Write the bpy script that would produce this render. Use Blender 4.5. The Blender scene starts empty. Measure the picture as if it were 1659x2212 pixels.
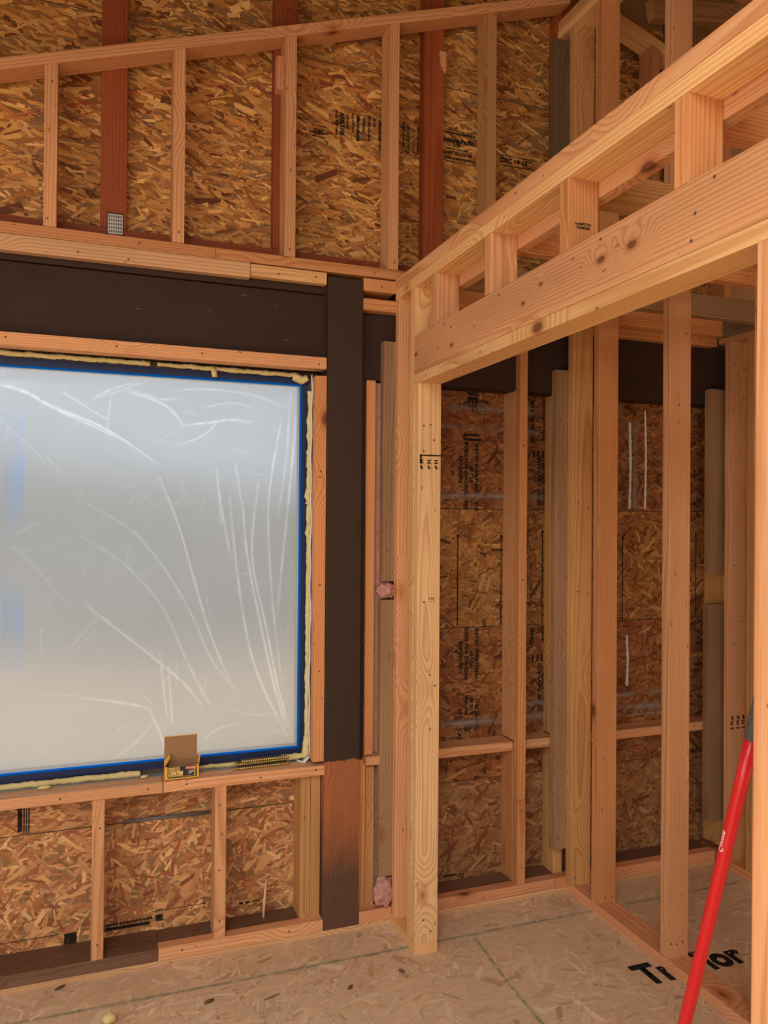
import bpy, bmesh, math, random
import numpy as np
from mathutils import Vector, Matrix, Euler, noise as mnoise

sc = bpy.context.scene
col = sc.collection
R = math.radians

# ------------------------------------------------------------------ camera
cam_d = bpy.data.cameras.new('camera'); cam = bpy.data.objects.new('camera', cam_d); col.objects.link(cam)
yaw, pit, rol = R(20.3), R(.43), R(-.43)
fw = Vector((math.sin(yaw)*math.cos(pit), math.cos(yaw)*math.cos(pit), math.sin(pit)))
rt = Vector((math.cos(yaw), -math.sin(yaw), 0)); dn = fw.cross(rt)
r2 = math.cos(rol)*rt + math.sin(rol)*dn; d2 = -math.sin(rol)*rt + math.cos(rol)*dn
m = Matrix((r2, -d2, -fw)).transposed().to_4x4(); m.translation = (0, 0, 1.55)
cam.matrix_world = m
cam_d.sensor_fit = 'VERTICAL'; cam_d.sensor_height = 36.0; cam_d.lens = 36.0*1690/2212
cam_d.clip_start = .05; cam_d.clip_end = 200
sc.camera = cam

# ------------------------------------------------------------------ sky, sun, exposure
w = bpy.data.worlds.new('sky'); sc.world = w; w.use_nodes = True
bg = w.node_tree.nodes['Background']
bg.inputs[0].default_value = (.80, .90, 1.0, 1); bg.inputs[1].default_value = 1.12
sun_d = bpy.data.lights.new('sun', 'SUN'); sun_d.energy = 10.5; sun_d.angle = R(1.0); sun_d.color = (1, .88, .70)
sun = bpy.data.objects.new('sun', sun_d); col.objects.link(sun)
sun.rotation_euler = Vector((.82, .10, -.56)).to_track_quat('-Z', 'Y').to_euler()
def fill_lamp(name, loc, rot, sx, sy, e, c):
    d = bpy.data.lights.new(name, 'AREA'); d.shape = 'RECTANGLE'; d.size = sx; d.size_y = sy; d.energy = e; d.color = c
    o = bpy.data.objects.new(name, d); col.objects.link(o); o.location = loc; o.rotation_euler = rot
fill_lamp('fill_side', (-3.15, -.75, 1.18), (R(90), 0, R(-90)), 3.2, 2.3, 82, (1, .93, .84))  # added area lamp at a made-up side opening, out of view
fill_lamp('fill_rear', (-.2, -3.15, 1.25), (R(90), 0, 0), 3.0, 2.2, 14, (1, .93, .84))  # weak fill added from behind the camera, its opening is invented
fill_lamp('fill_roof', (-.9, -1.3, 3.16), (0, R(-18.5), 0), 2.0, 1.7, 135, (1, .95, .88))  # lamp added overhead to brighten the floor, no roof opening is known
vs = sc.view_settings
vs.view_transform = 'Standard'; vs.look = 'None'; vs.exposure = -.06; vs.gamma = 1.0; vs.use_curve_mapping = False
sc.cycles.use_denoising = True
sc.cycles.max_bounces = 8; sc.cycles.diffuse_bounces = 5; sc.cycles.adaptive_threshold = .02

# ------------------------------------------------------------------ material helpers
class N:
    def __init__(s, name):
        s.mat = bpy.data.materials.new(name); s.mat.use_nodes = True
        s.t = s.mat.node_tree; s.t.nodes.clear()
        s.out = s.t.nodes.new('ShaderNodeOutputMaterial')
    def n(s, typ, ins=None, **kw):
        d = s.t.nodes.new('ShaderNode'+typ)
        for k, v in kw.items(): setattr(d, k, v)
        for k, v in (ins or {}).items():
            if isinstance(v, bpy.types.NodeSocket): s.t.links.new(v, d.inputs[k])
            else: d.inputs[k].default_value = v
        return d
    def math(s, op, a, b=0.0, c=None, clamp=False):
        ins = {0: a, 1: b}
        if c is not None: ins[2] = c
        return s.n('Math', ins, operation=op, use_clamp=clamp).outputs[0]
    def vm(s, op, a, b=(0, 0, 0)):
        d = s.n('VectorMath', {0: a, 1: b}, operation=op)
        return d.outputs['Value' if op in ('LENGTH', 'DISTANCE') else 'Vector']
    def mix(s, f, a, b, bt='MIX'):
        d = s.n('Mix', data_type='RGBA', blend_type=bt)
        for k, v in ((0, f), (6, a), (7, b)):
            if isinstance(v, bpy.types.NodeSocket): s.t.links.new(v, d.inputs[k])
            else: d.inputs[k].default_value = (tuple(v)+(1,))[:4] if k > 0 else v
        return d.outputs[2]
    def ramp(s, f, stops, interp='LINEAR'):
        d = s.n('ValToRGB', {0: f}); e = d.color_ramp; e.interpolation = interp
        while len(e.elements) < len(stops): e.elements.new(.5)
        for el, (p, c) in zip(e.elements, stops):
            el.position = p; el.color = (c, c, c, 1) if isinstance(c, (int, float)) else tuple(c)+(1,)
        return d.outputs[0]
    def noise(s, vec, scale, detail=2.0, rough=.5, dist=0.0):
        return s.n('TexNoise', {'Vector': vec, 'Scale': scale, 'Detail': detail, 'Roughness': rough, 'Distortion': dist})
    def principled(s, colr, rough=.6, spec=.3, bump=None, bstr=.2, bdist=.001, **kw):
        b = s.n('BsdfPrincipled', {'Base Color': colr, 'Roughness': rough, 'Specular IOR Level': spec, **kw})
        if bump is not None:
            bn = s.n('Bump', {'Height': bump, 'Strength': bstr, 'Distance': bdist})
            s.t.links.new(bn.outputs[0], b.inputs['Normal'])
        s.t.links.new(b.outputs[0], s.out.inputs[0]); return b

def scaled(k, v, x, y, z): return k.vm('MULTIPLY', v, (x, y, z))

def wood_core(k, knots=()):
    """sawn lumber: growth rings around a hidden pith, swirling round knots; length along local X, tint from the object colour"""
    tc = k.n('TexCoord').outputs['Object']; oi = k.n('ObjectInfo')
    wn = k.n('TexWhiteNoise', {'W': oi.outputs['Random']}, noise_dimensions='1D').outputs['Color']
    p = k.vm('ADD', tc, k.vm('MULTIPLY', wn, (37, 0, 0)))
    # knots
    kv = k.n('TexVoronoi', {'Vector': k.vm('ADD', scaled(k, p, 2.6, 4.6, 4.6), k.vm('MULTIPLY', wn, (0, 9, 23))), 'Scale': 1.0}, feature='F1')
    dist = kv.outputs['Distance']
    for kp, ks in knots: dist = k.math('MINIMUM', dist, k.vm('LENGTH', scaled(k, k.vm('SUBTRACT', tc, kp), 2.6/ks, 1.6/ks, 4.6/ks)))
    near = k.n('MapRange', {'Value': dist, 'From Min': .42, 'From Max': .04, 'To Min': 0, 'To Max': 1}, interpolation_type='SMOOTHSTEP').outputs[0]
    # rings
    sep = k.n('SeparateXYZ', {0: k.vm('SUBTRACT', k.vm('MULTIPLY', wn, (0, .16, .13)), (0, .08, .01))})
    warp = k.noise(scaled(k, p, .55, 5, 5), 1.0, 1.0).outputs['Color']
    q = k.vm('ADD', k.vm('ADD', scaled(k, tc, 0, 1, 1), sep.inputs[0].links[0].from_socket), k.vm('MULTIPLY', k.vm('SUBTRACT', warp, (.5, .5, .5)), (0, .055, .055)))
    rr = k.vm('LENGTH', q)
    ring = k.math('ADD', k.math('MULTIPLY', rr, 112), k.math('MULTIPLY', near, 4.5))
    fine = k.noise(scaled(k, p, 6, 260, 260), 1.0, 1.0).outputs['Fac']
    ring = k.math('ADD', ring, k.math('MULTIPLY', fine, .35))
    band = k.ramp(k.math('FRACT', ring), [(0, .15), (.08, 0.0), (.45, .18), (.86, 1.0), (1, .2)])
    blotch = k.noise(scaled(k, p, 1.3, 8, 8), 1.0, 1.5).outputs['Fac']
    base = oi.outputs['Color']
    hsv = k.n('HueSaturation', {'Hue': .5, 'Saturation': 1.0, 'Value': k.math('ADD', .74, k.math('MULTIPLY', blotch, .5)), 'Color': base}).outputs[0]
    vary = k.math('ADD', .88, k.math('MULTIPLY', oi.outputs['Random'], .24))
    hsv = k.mix(1.0, hsv, k.n('CombineColor', {0: vary, 1: vary, 2: vary}).outputs[0], 'MULTIPLY')
    late = k.mix(1.0, hsv, (.66, .46, .34), 'MULTIPLY')
    c = k.mix(k.math('MULTIPLY', band, .70), hsv, late)
    c = k.mix(k.math('MULTIPLY', k.math('SUBTRACT', fine, .35, clamp=True), .55), c, late)
    halo = k.n('MapRange', {'Value': dist, 'From Min': .16, 'From Max': .07, 'To Min': 0, 'To Max': 1}, interpolation_type='SMOOTHSTEP').outputs[0]
    core = k.n('MapRange', {'Value': dist, 'From Min': .085, 'From Max': .045, 'To Min': 0, 'To Max': 1}, interpolation_type='SMOOTHSTEP').outputs[0]
    c = k.mix(k.math('MULTIPLY', halo, .6), c, k.mix(1.0, hsv, (.62, .38, .24), 'MULTIPLY'))
    c = k.mix(k.math('MULTIPLY', core, .8), c, (.10, .035, .015))
    # small pitch specks and nail marks
    sv = k.n('TexVoronoi', {'Vector': scaled(k, p, 9, 22, 22), 'Scale': 1.0}, feature='F1').outputs['Distance']
    speck = k.math('MULTIPLY', k.math('LESS_THAN', sv, .075), .6)
    c = k.mix(speck, c, (.12, .05, .025))
    # grey mould / blue stain, amount from the object colour alpha
    st = k.noise(scaled(k, p, 2.2, 9, 9), 1.0, 3.0, .62).outputs['Fac']
    stm = k.n('MapRange', {'Value': k.math('ADD', st, k.math('MULTIPLY', k.math('SUBTRACT', oi.outputs['Alpha'], .5), 1.0)), 'From Min': .52, 'From Max': .72}).outputs[0]
    c = k.mix(k.math('MULTIPLY', stm, .72), c, (.115, .10, .075))
    return c, band, fine, p, tc

def mat_wood(name='sawn_fir', knots=()):
    k = N(name); c, band, fine, p, tc = wood_core(k, knots)
    h = k.math('ADD', k.math('MULTIPLY', band, .35), fine)
    k.principled(c, .62, .28, h, .22, .0006); return k.mat

def mat_painted_post():
    k = N('half_painted_post'); c, band, fine, p, tc = wood_core(k)
    x = k.n('SeparateXYZ', {0: tc}).outputs[0]
    nz = k.noise(scaled(k, tc, 6, 30, 30), 1.0, 4.0, .7).outputs['Fac']
    # darker water stain towards the foot, hard ragged paint edge
    st = k.noise(scaled(k, tc, 3, 9, 9), 1.0, 4.0).outputs['Fac']
    low = k.n('MapRange', {'Value': k.math('ADD', x, k.math('MULTIPLY', st, -.5)), 'From Min': -1.05, 'From Max': -1.28}).outputs[0]
    c = k.mix(k.math('MULTIPLY', low, .8), c, (.05, .04, .03))
    e = k.math('ADD', x, k.math('MULTIPLY', nz, .035))
    mk = k.n('MapRange', {'Value': e, 'From Min': -.577, 'From Max': -.573}).outputs[0]
    ch = k.noise(scaled(k, tc, 9, 60, 60), 1.0, 5.0, .75).outputs['Fac']
    scr = k.math('GREATER_THAN', ch, .74)
    pc = k.mix(k.math('MULTIPLY', scr, .5), k.mix(ch, (.036, .021, .014), (.054, .033, .023)), (.16, .10, .07))
    c = k.mix(mk, c, pc)
    k.principled(c, .55, .15, k.math('ADD', fine, ch), .15, .0006); return k.mat

def mat_brown_paint():
    k = N('dark_brown_paint'); tc = k.n('TexCoord').outputs['Object']
    a = k.noise(scaled(k, tc, 2.2, 9, 9), 1.0, 6.0, .65).outputs['Fac']
    f = k.noise(scaled(k, tc, 12, 180, 180), 1.0, 3.0).outputs['Fac']
    scr = k.n('TexVoronoi', {'Vector': scaled(k, tc, 5, 34, 34), 'Scale': 1.0}, feature='F1').outputs['Distance']
    c = k.mix(a, (.028, .0155, .0115), (.052, .030, .023))
    c = k.mix(k.math('MULTIPLY', k.math('LESS_THAN', scr, .06), .6), c, (.18, .12, .09))
    k.principled(c, .6, .12, k.math('ADD', a, f), .25, .001); return k.mat

def mat_strands(name, fib=.5):
    k = N(name)
    at = k.n('Attribute', attribute_name='strand').outputs['Color']
    uv = k.n('UVMap', uv_map='fibre').outputs[0]
    f = k.noise(scaled(k, uv, 14, 420, 1), 1.0, 3.0, .6).outputs['Fac']
    v = k.math('ADD', 1-fib*.5, k.math('MULTIPLY', f, fib))
    c = k.mix(1.0, at, k.n('CombineColor', {0: v, 1: v, 2: v}).outputs[0], 'MULTIPLY')
    k.principled(c, .58, .3, f, .3, .0006); return k.mat

def mat_plain(name, colr, rough=.6, spec=.3, nscale=0, namt=.25, metal=0.0, bump=0.0):
    k = N(name)
    if nscale:
        tc = k.n('TexCoord').outputs['Object']
        f = k.noise(tc, nscale, 4.0, .6).outputs['Fac']
        c = k.mix(f, tuple(x*(1-namt) for x in colr), tuple(min(1, x*(1+namt)) for x in colr))
        k.principled(c, rough, spec, f if bump else None, bump, .002, Metallic=metal)
    else:
        k.principled(tuple(colr)+(1,), rough, spec, Metallic=metal)
    return k.mat

def mat_film():
    k = N('plastic_film')
    cr = k.n('Attribute', attribute_name='crease').outputs['Fac']
    pr = k.n('Attribute', attribute_name='print').outputs['Fac']
    tc = k.n('TexCoord').outputs['Object']
    haze = k.noise(scaled(k, tc, 1.6, 1, 2.6), 1.0, 5.0, .6).outputs['Fac']
    stripe = k.n('TexWave', {'Vector': tc, 'Scale': 55.0, 'Distortion': 0.0}, wave_type='BANDS', bands_direction='X').outputs['Fac']
    dash = k.noise(scaled(k, tc, 1, 1, 5), 1.0, 1.0).outputs['Fac']
    prm = k.math('MULTIPLY', pr, k.math('MULTIPLY', k.math('MULTIPLY', stripe, .85), k.n('MapRange', {'Value': dash, 'From Min': .38, 'From Max': .6}).outputs[0]))
    cb = k.mix(haze, (.60, .60, .60), (.72, .72, .72))
    cb = k.mix(cr, cb, (1.0, 1.0, 1.0))
    cb = k.mix(prm, cb, (.40, .58, .98))
    tr = k.n('BsdfTranslucent', {'Color': cb})
    rf = k.n('BsdfRefraction', {'Color': cb, 'Roughness': .5, 'IOR': 1.22})
    gl = k.n('BsdfGlossy', {'Color': (1, 1, 1, 1), 'Roughness': .22})
    m1 = k.n('MixShader', {0: .58, 1: tr.outputs[0], 2: rf.outputs[0]})
    m2 = k.n('MixShader', {0: .035, 1: m1.outputs[0], 2: gl.outputs[0]})
    bn = k.n('Bump', {'Height': k.noise(scaled(k, tc, 9, 1, 6), 1.0, 5.0, .6, .6).outputs['Fac'], 'Strength': .2, 'Distance': .006})
    for s in (tr, rf, gl): k.t.links.new(bn.outputs[0], s.inputs['Normal'])
    k.t.links.new(m2.outputs[0], k.out.inputs[0]); return k.mat

def mat_tape_inner():
    k = N('blue_tape_backlit')
    tc = k.n('TexCoord').outputs['Object']
    f = k.noise(tc, 260, 3.0).outputs['Fac']
    c = k.mix(f, (.01, .30, .95), (.03, .52, 1.0))
    d = k.n('BsdfDiffuse', {'Color': c}); t = k.n('BsdfTranslucent', {'Color': c})
    mx = k.n('MixShader', {0: .85, 1: d.outputs[0], 2: t.outputs[0]})
    k.t.links.new(mx.outputs[0], k.out.inputs[0]); return k.mat

def mat_alpha(name, colr, amount, scale):
    k = N(name)
    uv = k.n('UVMap', uv_map='fibre').outputs[0]; tc = k.n('TexCoord').outputs['Object']
    v = k.n('SeparateXYZ', {0: uv}).outputs[1]
    e = k.math('SUBTRACT', 1.0, k.math('ABSOLUTE', k.math('SUBTRACT', k.math('MULTIPLY', v, 2.0), 1.0)))
    f = k.noise(tc, scale, 4.0, .7).outputs['Fac']
    a = k.math('MULTIPLY', k.math('MULTIPLY', k.math('POWER', e, 1.6), k.n('MapRange', {'Value': f, 'From Min': .30, 'From Max': .62}).outputs[0]), amount)
    d = k.n('BsdfDiffuse', {'Color': tuple(colr)+(1,)}); t = k.n('BsdfTransparent')
    mx = k.n('MixShader', {0: a, 1: t.outputs[0], 2: d.outputs[0]})
    k.t.links.new(mx.outputs[0], k.out.inputs[0]); return k.mat

def mat_ink():
    k = N('black_print_ink'); tc = k.n('TexCoord').outputs['Object']
    f = k.noise(tc, 130, 3.0, .7).outputs['Fac']
    d = k.n('BsdfDiffuse', {'Color': (.02, .017, .014, 1)}); t = k.n('BsdfTransparent')
    a = k.n('MapRange', {'Value': f, 'From Min': .30, 'From Max': .48, 'To Min': .45, 'To Max': .95}).outputs[0]
    mx = k.n('MixShader', {0: a, 1: t.outputs[0], 2: d.outputs[0]})
    k.t.links.new(mx.outputs[0], k.out.inputs[0]); return k.mat

M = dict(wood=mat_wood(), header=mat_wood('knotty_fir', [((-.404, .019, .003), .62), ((-.294, .019, .004), .55), ((-.038, .019, .02), .3), ((.051, .019, -.008), .32), ((.50, .019, -.028), .4), ((.80, .019, 0), .45)]), post=mat_painted_post(), paint=mat_brown_paint(), strands=mat_strands('board_strands', .55), floor_strands=mat_strands('floor_strands', .3),
         core=mat_plain('strand_board_core', (.26, .14, .06), .75, .2, 60, .35), floor_core=mat_plain('floor_board_core', (.64, .455, .30), .75, .2, 40, .2),
         film=mat_film(), tape_in=mat_tape_inner(), tape=mat_plain('shaded_blue_tape', (.011, .022, .072), .55, .3, 90, .15),
         foam=mat_plain('spray_foam', (.60, .50, .22), .6, .3, 40, .22, bump=.4), wrap=mat_plain('house_wrap', (.72, .74, .78), .5, .4),
         frame=mat_plain('window_frame', (.50, .38, .24), .5, .4), pink=mat_plain('pink_fibreglass', (.48, .24, .19), .9, .1, 55, .35, bump=.9),
         red=mat_plain('red_fibreglass', (.54, .012, .016), .3, .5), grey=mat_plain('dark_grey_grip', (.07, .075, .075), .55, .35),
         steel=mat_plain('galvanised_steel', (.42, .40, .36), .4, .5, 30, .2, .75), brass=mat_plain('yellow_zinc', (.62, .48, .17), .35, .5, 0, 0, .8),
         head=mat_plain('screw_head', (.09, .06, .035), .5, .4), card_out=mat_plain('yellow_carton', (.72, .42, .05), .55, .3), card_in=mat_plain('brown_carton_inside', (.30, .17, .085), .8, .15, 50, .1),
         label_black=mat_plain('black_label', (.02, .02, .022), .4, .4), label_red=mat_plain('red_label', (.6, .02, .035), .4, .4), label_tan=mat_plain('tan_label', (.72, .47, .13), .45, .35),
         white=mat_plain('white_print', (.8, .8, .78), .5, .3), ink=mat_ink(), pipe=mat_plain('grey_conduit', (.12, .105, .095), .5, .4, 30, .2),
         teal=mat_alpha('teal_chalk', (.03, .24, .18), .55, 28), caulk=mat_plain('white_caulk', (.62, .60, .57), .6, .3, 90, .15), wash=mat_alpha('grey_primer', (.34, .285, .23), .8, 9),
         red_chalk=mat_alpha('red_chalk', (.62, .08, .05), .6, 22),
         ground=mat_plain('bare_dirt', (.34, .29, .235), .9, .1, 1.2, .2), flash=mat_plain('grey_flashing', (.20, .20, .19), .45, .4, 35, .3), deck=mat_plain('roof_deck', (.30, .17, .075), .85, .1, 4, .2), bank=mat_plain('added_bank', (.36, .375, .38), .9, .1, .8, .3), light_seal=mat_plain('dark_light_seal', (.10, .07, .05), .8, .1), shell=mat_plain('plain_sheathing', (.42, .26, .13), .8, .2, 3, .25), bit=mat_plain('brown_debris', (.14, .07, .035), .8, .2), tan_bit=mat_plain('wood_splinter', (.62, .46, .3), .7, .2))

# ------------------------------------------------------------------ object helpers
def tag(o, label=None, cat=None, group=None, kind=None):
    if label: o['label'] = label
    if cat: o['category'] = cat
    if group: o['group'] = group
    if kind: o['kind'] = kind
    return o
def empty(name, loc=(0, 0, 0)):
    o = bpy.data.objects.new(name, None); o.location = loc; o.empty_display_size = .05; col.objects.link(o); return o
def link(name, me, mat, parent=None, label=None):
    o = bpy.data.objects.new(name, me); col.objects.link(o)
    if mat: 
        if not me.materials: me.materials.append(mat)
    if parent is not None:
        o.parent = parent; o.matrix_parent_inverse = Matrix.Translation(-parent.location) if parent.type == 'EMPTY' else Matrix()
    if label: o['label'] = label
    return o
def sub(o, parent):
    """parent o (placed in world space) under a mesh object without moving it"""
    o.parent = parent
    loc, rot, sca = parent.location, parent.rotation_euler.to_matrix().to_4x4(), Matrix()
    pm = Matrix.Translation(loc) @ rot
    if parent.parent is not None and parent.parent.type == 'EMPTY': pass
    o.matrix_parent_inverse = pm.inverted(); return o
def mesh(name, verts, faces):
    me = bpy.data.meshes.new(name); me.from_pydata([tuple(v) for v in verts], [], faces); me.update(); return me
def smooth(me):
    me.polygons.foreach_set('use_smooth', [True]*len(me.polygons)); return me

FIR = (.66, .355, .170); PALE = (.74, .46, .205); ORANGE = (.60, .285, .112); HONEY = (.56, .31, .115); RED = (.30, .075, .024)
GREY = (.32, .20, .105); OLD = (.18, .10, .06); TAN = (.68, .43, .22); PINK = (.64, .32, .16)

box_cache = {}
def box_mesh(L, W, H, bev, warp_seed=None):
    key = (round(L, 4), round(W, 4), round(H, 4), bev)
    if key in box_cache: return box_cache[key]
    bm = bmesh.new(); bmesh.ops.create_cube(bm, size=1)
    for v in bm.verts: v.co = Vector((v.co.x*L, v.co.y*W, v.co.z*H))
    if bev:
        es = [e for e in bm.edges if abs((e.verts[0].co-e.verts[1].co).normalized().x) > .9]
        bmesh.ops.bevel(bm, geom=es, offset=bev, segments=2, profile=.6, affect='EDGES')
    me = bpy.data.meshes.new('board'); bm.to_mesh(me); bm.free()
    box_cache[key] = me; return me

AX = {'x': Euler((0, 0, 0)), 'y': Euler((0, 0, R(90))), 'z': Euler((0, R(-90), 0))}
def board(name, parent, x0, x1, y0, y1, z0, z1, tint=FIR, axis=None, mat=None, bev=.003, stain=0.0, label=None):
    d = (x1-x0, y1-y0, z1-z0); axis = axis or 'xyz'[max(range(3), key=lambda i: d[i])]
    L, W, H = {'x': (d[0], d[1], d[2]), 'y': (d[1], d[0], d[2]), 'z': (d[2], d[1], d[0])}[axis]
    me = box_mesh(L, W, H, bev).copy()
    o = link(name, me, mat or M['wood'], parent, label)
    o.location = ((x0+x1)/2, (y0+y1)/2, (z0+z1)/2); o.rotation_euler = AX[axis]
    o.color = tuple(tint)+(stain,); return o
def slab(name, parent, x0, x1, y0, y1, z0, z1, mat, label=None):
    vs_ = [(x, y, z) for x in (x0, x1) for y in (y0, y1) for z in (z0, z1)]
    fs = [(0, 1, 3, 2), (4, 6, 7, 5), (0, 4, 5, 1), (2, 3, 7, 6), (0, 2, 6, 4), (1, 5, 7, 3)]
    return link(name, mesh(name, vs_, fs), mat, parent, label)
def prism(name, parent, poly, y0, y1, mat, label=None, tint=None, stain=0.0, axis=None):
    """polygon in x,z pushed from y0 to y1"""
    n = len(poly); v = [(x, y0, z) for x, z in poly]+[(x, y1, z) for x, z in poly]
    f = [tuple(range(n)), tuple(range(2*n-1, n-1, -1))]+[(i, i+n, (i+1) % n+n, (i+1) % n) for i in range(n)]
    me = mesh(name, v, f); bm = bmesh.new(); bm.from_mesh(me); bmesh.ops.recalc_face_normals(bm, faces=bm.faces); bm.to_mesh(me); bm.free()
    if axis:
        c = sum((v_.co for v_ in me.vertices), Vector())/len(me.vertices); me.transform((Matrix.Translation(c) @ AX[axis].to_matrix().to_4x4()).inverted())
    o = link(name, me, mat, parent, label)
    if axis: o.location = c; o.rotation_euler = AX[axis]
    if tint: o.color = tuple(tint)+(stain,)
    return o

def strands(name, parent, org, U, V, w_, h_, cover, palette, ang, spread, seed, mat, size=(.03, .11, .006, .022), depth=.0014, vary=.22):
    """pressed wood strands on a board face: one mesh, U x V points out of the board"""
    rg = np.random.default_rng(seed); area = w_*h_
    n = int(cover*area/(((size[0]+size[1])/2)*((size[2]+size[3])/2)))
    L = rg.uniform(size[0], size[1], n); W = rg.uniform(size[2], size[3], n)*np.where(rg.random(n) < .12, 1.8, 1)
    big = rg.random(n) < .45; L = np.where(big, L, L*.6); W = np.where(big, W, W*.55)
    cx = rg.uniform(0, w_, n); cy = rg.uniform(0, h_, n); a = np.radians(ang)+np.radians(spread)*rg.standard_normal(n)
    ca, sa = np.cos(a), np.sin(a)
    sk = rg.uniform(-.35, .35, (n, 2))*W[:, None]
    loc = np.stack([np.stack([-L/2+sk[:, 0], -W/2*rg.uniform(.5, 1, n)], 1), np.stack([L/2+sk[:, 1], -W/2*rg.uniform(.5, 1, n)], 1),
                    np.stack([L/2-sk[:, 1], W/2*rg.uniform(.5, 1, n)], 1), np.stack([-L/2-sk[:, 0], W/2*rg.uniform(.5, 1, n)], 1)], 1)
    px = np.clip(cx[:, None]+loc[:, :, 0]*ca[:, None]-loc[:, :, 1]*sa[:, None], 0, w_)
    py = np.clip(cy[:, None]+loc[:, :, 0]*sa[:, None]+loc[:, :, 1]*ca[:, None], 0, h_)
    hz = .0001+depth*(np.arange(n)/n)[:, None]+rg.uniform(0, .00035, (n, 4))
    U, V, O = np.array(U, float), np.array(V, float), np.array(org, float); Nn = np.cross(U, V)
    co = O+px[..., None]*U+py[..., None]*V+hz[..., None]*Nn
    me = bpy.data.meshes.new(name); me.vertices.add(4*n); me.vertices.foreach_set('co', co.reshape(-1).astype(np.float32))
    me.loops.add(4*n); me.loops.foreach_set('vertex_index', np.arange(4*n, dtype=np.int32))
    me.polygons.add(n); me.polygons.foreach_set('loop_start', np.arange(0, 4*n, 4, dtype=np.int32))
    try: me.polygons.foreach_set('loop_total', np.full(n, 4, dtype=np.int32))
    except Exception: pass
    me.update(calc_edges=True); me.validate()
    pal = np.array([p[:3] for p in palette]); pw = np.array([p[3] for p in palette]); pw = pw/pw.sum()
    c = pal[rg.choice(len(pal), n, p=pw)]*(1+vary*rg.uniform(-1, 1, (n, 1)))*rg.uniform(.96, 1.04, (n, 3))
    ca_ = me.attributes.new('strand', 'FLOAT_COLOR', 'POINT')
    ca_.data.foreach_set('color', np.concatenate([np.repeat(c, 4, 0), np.ones((4*n, 1))], 1).reshape(-1).astype(np.float32))
    uvl = me.uv_layers.new(name='fibre'); off = rg.uniform(0, 50, (n, 1, 2))
    uvl.data.foreach_set('uv', (loc+off).reshape(-1).astype(np.float32))
    o = link(name, me, mat, None); 
    if parent is not None: o.parent = parent
    o['kind'] = 'stuff'; return o

def tube(pts, rad, seg=10, bump=0.0, seed=0, freq=30, caps=True):
    pts = [Vector(p) for p in pts]; n = len(pts); V, F = [], []
    rad = rad if isinstance(rad, (list, tuple)) else [rad]*n
    prev = None
    for i, p in enumerate(pts):
        d = (pts[min(i+1, n-1)]-pts[max(i-1, 0)]).normalized()
        a = prev if prev is not None else (Vector((0, 0, 1)) if abs(d.z) < .9 else Vector((1, 0, 0)))
        s = (a-d*a.dot(d)).normalized(); t = d.cross(s); prev = s
        for j in range(seg):
            th = 2*math.pi*j/seg; q = s*math.cos(th)+t*math.sin(th); r = rad[i]
            if bump: r *= 1+bump*mnoise.noise((p+q*rad[i])*freq+Vector((seed*7.3, 0, 0)))
            V.append(p+q*r)
    for i in range(n-1):
        for j in range(seg): F.append((i*seg+j, i*seg+(j+1) % seg, (i+1)*seg+(j+1) % seg, (i+1)*seg+j))
    if caps: F += [tuple(range(seg-1, -1, -1)), tuple(range((n-1)*seg, n*seg))]
    return smooth(mesh('tube', V, F))

def lerp_path(pts, step):
    out = []
    for a, b in zip(pts[:-1], pts[1:]):
        a, b = Vector(a), Vector(b); n = max(1, int((b-a).length/step))
        out += [a.lerp(b, i/n) for i in range(n)]
    return out+[Vector(pts[-1])]

def text_mesh(body, size, bold=0.0, align='LEFT', sx=1.0):
    cu = bpy.data.curves.new('t', 'FONT'); cu.body = body; cu.size = size; cu.offset = bold*size; cu.align_x = align; cu.align_y = 'CENTER'; cu.resolution_u = 3
    cu.space_character = 1.05
    t = bpy.data.objects.new('t', cu); me = bpy.data.meshes.new_from_object(t); bpy.data.objects.remove(t); bpy.data.curves.remove(cu)
    if sx != 1: me.transform(Matrix.Diagonal((sx, 1, 1, 1)))
    return me
WALL = Matrix(((1, 0, 0), (0, 0, -1), (0, 1, 0)))             # lettering upright on a face that looks towards -Y
DOWN = Matrix(((0, 1, 0), (0, 0, -1), (-1, 0, 0)))            # the same turned to read downwards
UPW = Matrix(((0, -1, 0), (0, 0, -1), (1, 0, 0)))             # and to read upwards
FLAT = Matrix(((1, 0, 0), (0, 1, 0), (0, 0, 1)))              # lying on the floor
def letter(body, size, loc, rot, mat, parent, bold=.0, align='LEFT', sx=1.0, name='printed_lettering'):
    me = text_mesh(body, size, bold+(.030 if mat is M['ink'] and size < .05 else 0), align, sx); me.transform(rot.to_4x4()); me.transform(Matrix.Translation(loc))
    o = link(name, me, mat); sub(o, parent); o['kind'] = 'stuff'; return o
def bars(rects, y, mat, parent, name='printed_bars'):
    V, F = [], []
    for x0, x1, z0, z1 in rects:
        b = len(V); V += [(x0, y, z0), (x1, y, z0), (x1, y, z1), (x0, y, z1)]; F.append((b, b+1, b+2, b+3))
    o = link(name, mesh(name, V, F), mat); sub(o, parent); o['kind'] = 'stuff'; return o
def strip_quad(name, pts, half, up, mat, parent):
    """soft-edged chalk or paint mark lying on a surface"""
    V, F, uv = [], [], []; up = Vector(up)
    pts = [Vector(p) for p in pts]
    for i, p in enumerate(pts):
        d = (pts[min(i+1, len(pts)-1)]-pts[max(i-1, 0)]).normalized(); s = up.cross(d).normalized()*half
        V += [p-s, p+s]
    for i in range(len(pts)-1): F.append((2*i, 2*i+2, 2*i+3, 2*i+1)); uv += [(0, 0), (1, 0), (1, 1), (0, 1)]
    me = mesh(name, V, F); l = me.uv_layers.new(name='fibre')
    for i, c in enumerate(uv): l.data[i].uv = c
    o = link(name, me, mat); sub(o, parent); return o

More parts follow.
